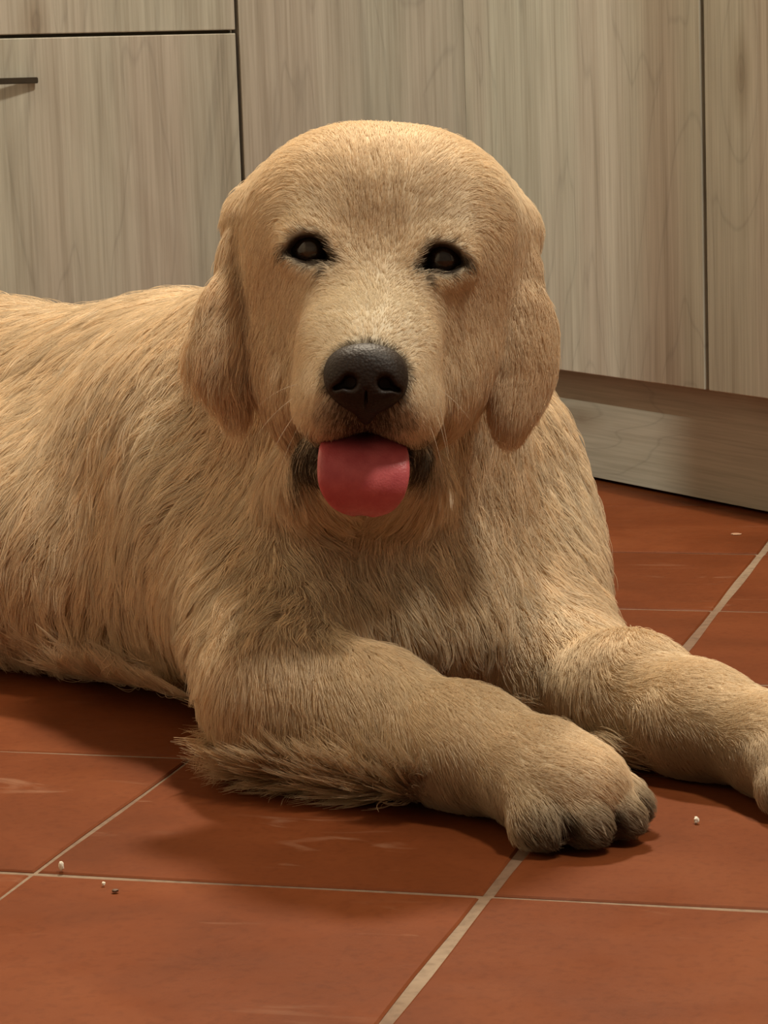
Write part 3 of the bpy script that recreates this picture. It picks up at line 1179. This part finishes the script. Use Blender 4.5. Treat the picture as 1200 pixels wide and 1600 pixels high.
nc = at(572, 590, NOSE_Y)
NF = Field(nc - .045, nc + .045, .0009)
NY = NOSE_Y
def NE(u, v, Y, rx, ry, rz, k=.008, rot=0, op='add'):
    E(u, v, Y, rx, ry, rz, k, rot, 0, op, NF)
NE(571, 572, NY, 58, 36, .018, .01)
NE(541, 592, NY - .002, 35, 38, .017, .008)
NE(604, 594, NY - .002, 34, 38, .017, .008)
NE(572, 616, NY - .001, 38, 34, .014, .01)
NE(571, 592, NY - .006, 24, 36, .012, .008)
NE(572, 640, NY + .006, 14, 24, .010, .006)
# nostrils: round hole with a slit running out to the side
NE(546, 597, NY - .018, 12, 11, .013, .004, op='cut')
NE(530, 604, NY - .013, 10, 4, .010, .003, rot=-20, op='cut')
NE(602, 599, NY - .018, 12, 11, .013, .004, op='cut')
NE(617, 607, NY - .013, 10, 4, .010, .003, rot=20, op='cut')
NE(572, 630, NY - .0165, 1.6, 24, .004, .003, op='cut')
part('nose', NF.mesh('nose'), nose_mat())

# ------------------------------------------------------------------ eyes
def eye_mat(pupil):
    m, nt, b = new_mat('eye')
    tc = N(nt, 'ShaderNodeTexCoord')
    sx = N(nt, 'ShaderNodeSeparateXYZ')
    nt.links.new(tc.outputs['Object'], sx.inputs[0])
    cb = N(nt, 'ShaderNodeCombineXYZ')
    nt.links.new(sx.outputs['X'], cb.inputs['X'])
    nt.links.new(sx.outputs['Y'], cb.inputs['Y'])
    ln = N(nt, 'ShaderNodeVectorMath', operation='LENGTH')
    nt.links.new(cb.outputs[0], ln.inputs[0])
    sc = N(nt, 'ShaderNodeMath', operation='MULTIPLY')
    sc.inputs[1].default_value = 100.0
    nt.links.new(ln.outputs['Value'], sc.inputs[0])
    r = ramp(nt, sc.outputs[0], [(0.0, pupil), (0.46, pupil), (0.56, (.022, .012, .007)), (0.85, (.012, .007, .005))])  # pupil disc colour has the eye's back-reflection painted in
    nt.links.new(r.outputs[0], b.inputs['Base Color'])
    b.inputs['Roughness'].default_value = 0.06
    return m


for k, (u, v, Y) in enumerate(EYES):
    bm = bmesh.new()
    bmesh.ops.create_uvsphere(bm, u_segments=32, v_segments=20, radius=.0135)
    for q in bm.verts:                     # cornea bulge
        if q.co.z > .009:
            q.co.z += (q.co.z - .009) * .25
    me = bpy.data.meshes.new('eye')
    bm.to_mesh(me)
    bm.free()
    o = part('eye', me, eye_mat(((.048, .036, .024), (.020, .014, .010))[k]))
    c = at(u, v + 1, Y + .0105)
    d = unit(CC - c)
    o.matrix_parent_inverse = PINV
    o.matrix_basis = Matrix.Translation(c) @ Vector(d).to_track_quat('Z', 'Y').to_matrix().to_4x4()

# ------------------------------------------------------------------ tongue
def tongue():
    path = [(568, 672, 1.890, 50, .005), (568, 684, 1.862, 60, .006), (568, 698, 1.838, 66, .0065), (568, 712, 1.822, 71, .0065),
            (568, 735, 1.814, 73, .006), (567, 758, 1.812, 70, .0055), (567, 778, 1.815, 60, .005), (567, 792, 1.819, 44, .0042), (567, 800, 1.823, 18, .003)]
    ctr = np.array([at(a, b, c) for a, b, c, _, _ in path])
    n = 26
    ts = np.linspace(0, len(path) - 1, n)

    def ip(arr, t):                       # Catmull-Rom
        i = min(int(t), len(arr) - 2)
        f = t - i
        p0, p1, p2, p3 = arr[max(i - 1, 0)], arr[i], arr[i + 1], arr[min(i + 2, len(arr) - 1)]
        return .5 * (2 * p1 + (p2 - p0) * f + (2 * p0 - 5 * p1 + 4 * p2 - p3) * f * f + (3 * p1 - p0 - 3 * p2 + p3) * f ** 3)
    hw = np.array([a[3] * a[2] / FPX for a in path])
    th = np.array([a[4] for a in path])
    bm = bmesh.new()
    rows = []
    m = 28
    sidev = camM(3)[0]
    for i, t in enumerate(ts):
        c = ip(ctr, t)
        tg = unit(ip(ctr, min(t + .05, len(path) - 1)) - ip(ctr, max(t - .05, 0)))
        nn = unit(np.cross(tg, sidev))
        if nn @ CF > 0: nn = -nn
        w_, h_ = float(ip(hw, t)), float(ip(th, t))
        row = []
        for j in range(m):
            a = 2 * math.pi * j / m
            x = math.copysign(abs(math.cos(a)) ** .8, math.cos(a))
            y = math.copysign(abs(math.sin(a)) ** .8, math.sin(a))
            dz = h_ * y
            if y > 0:
                dz -= .0018 * math.exp(-(x / .10) ** 2) * max(0, 1 - t / 7.0)
            dz += .0030 * x * x
            row.append(bm.verts.new(c + sidev * x * w_ + nn * dz))
        rows.append(row)
    for a, b in zip(rows, rows[1:]):
        for j in range(m):
            bm.faces.new((a[j], a[(j + 1) % m], b[(j + 1) % m], b[j]))
    bm.faces.new(rows[0])
    bm.faces.new(rows[-1])
    bmesh.ops.recalc_face_normals(bm, faces=bm.faces[:])
    me = bpy.data.meshes.new('tongue')
    bm.to_mesh(me)
    bm.free()
    mt, nt, b = new_mat('tongue')
    tc = N(nt, 'ShaderNodeTexCoord')
    nz = N(nt, 'ShaderNodeTexNoise', i_Scale=90.0, i_Detail=4.0)
    nt.links.new(tc.outputs['Object'], nz.inputs['Vector'])
    rp = ramp(nt, nz.outputs['Fac'], [(0.3, (.44, .072, .085)), (0.7, (.56, .12, .13))])
    nt.links.new(rp.outputs[0], b.inputs['Base Color'])
    b.inputs['Roughness'].default_value = 0.42
    b.inputs['Subsurface Weight'].default_value = 0.15
    b.inputs['Subsurface Radius'].default_value = (.006, .002, .0015)
    nz2 = N(nt, 'ShaderNodeTexNoise', i_Scale=700.0, i_Detail=2.0)
    nt.links.new(tc.outputs['Object'], nz2.inputs['Vector'])
    bp = N(nt, 'ShaderNodeBump', i_Strength=0.35, i_Distance=0.0008)
    nt.links.new(nz2.outputs['Fac'], bp.inputs['Height'])
    nt.links.new(bp.outputs['Normal'], b.inputs['Normal'])
    return part('tongue', me, mt)


tongue()

# ------------------------------------------------------------------ claws
M_CLAW = plain('claw_horn', (.30, .23, .16), 0.45)
M_CLAWD = plain('claw_horn_dark', (.09, .065, .045), 0.4)
for n_, (p, d) in enumerate(TIPS_N + TIPS_F):
    bm = bmesh.new()
    rows = []
    for i in range(7):
        t = i / 6
        c = p - d * .006 + d * .0120 * t + np.array([0, 0, .0035 * math.sin(math.pi * (.35 + .6 * t)) - .0065 * t * t])
        r = .0026 * (1 - t) ** .6 + .0003
        sd = np.cross(d, (0, 0, 1))
        rows.append([bm.verts.new(c + sd * r * .75 * math.cos(a) + np.array([0, 0, r * math.sin(a)])) for a in np.linspace(0, 2 * math.pi, 9)[:-1]])
    for a, b in zip(rows, rows[1:]):
        for j in range(8):
            bm.faces.new((a[j], a[(j + 1) % 8], b[(j + 1) % 8], b[j]))
    bm.faces.new(rows[-1])
    bmesh.ops.recalc_face_normals(bm, faces=bm.faces[:])
    me = bpy.data.meshes.new('claw')
    bm.to_mesh(me)
    bm.free()
    part('claw', me, M_CLAW if n_ % 3 else M_CLAWD)

# ------------------------------------------------------------------ whiskers
M_WH = plain('whisker', (.60, .48, .34), 0.4)
for (u, v, du, dv, L) in ((470, 600, -1, .15, .030), (466, 618, -.9, .5, .034), (468, 640, -.7, .8, .036), (474, 655, -.6, .9, .030), (486, 668, -.5, 1, .026),
                          (684, 622, .25, 1, .030), (680, 640, .35, 1, .028), (670, 660, .4, 1, .024), (682, 606, .9, .5, .026)):
    p = at(u, v, surfY(u, v) + .002)
    d = unit(CR * du - CU * dv - CF * .35)
    c2 = bpy.data.hair_curves.new('whisker')
    c2.add_curves([6])
    q = np.array([p + d * L * t + (np.array([0, 0, -.35]) * L * t * t) for t in np.linspace(0, 1, 6)])
    c2.attributes['position'].data.foreach_set('vector', q.astype(np.float32).ravel())
    ra = c2.attributes.get('radius') or c2.attributes.new('radius', 'FLOAT', 'POINT')
    ra.data.foreach_set('value', np.linspace(.00016, .00004, 6).astype(np.float32))
    c2.materials.append(M_WH)
    o = bpy.data.objects.new('whisker', c2)
    COL.objects.link(o)
    o.parent = dog
    o.matrix_parent_inverse = PINV

# ------------------------------------------------------------------ crumbs on the tiles
M_CRUMB = plain('crumb_white', (.80, .72, .60), 0.7)
M_CRUMBB = plain('crumb_brown', (.10, .045, .02), 0.7)


def crumb(u, v, size, mat, label, seed, flat=1.0):
    rr = random.Random(seed)
    bm = bmesh.new()
    bmesh.ops.create_icosphere(bm, subdivisions=2, radius=1.0)
    for q in bm.verts:
        q.co *= rr.uniform(.75, 1.15)
        q.co.z *= flat
        q.co = q.co * size
    zmin = min(q.co.z for q in bm.verts)
    for q in bm.verts:
        q.co.z -= zmin
    me = bpy.data.meshes.new('crumb')
    bm.to_mesh(me)
    bm.free()
    o = link('crumb', me, mat)
    o.location = az(u, v, 0.0)
    tag(o, label, 'crumb', 'crumbs on the tiled floor')


crumb(1088, 1287, .0019, M_CRUMB, 'white crumb lying on the tile to the right of the near paw', 1, 1.3)
crumb(96, 1361, .0019, M_CRUMB, 'pale crumb lying beside a tile joint crossing', 2, 1.6)
crumb(162, 1384, .0012, M_CRUMB, 'tiny pale crumb just in front of the tile joint', 3, 1.2)
crumb(180, 1394, .0022, M_CRUMBB, 'dark brown crumb just in front of the tile joint', 4, .5)
crumb(1150, 835, .0058, plain('chip_buff', (.42, .24, .15), 0.6), 'flat pale chip on the tile in front of the plinth', 5, .10)
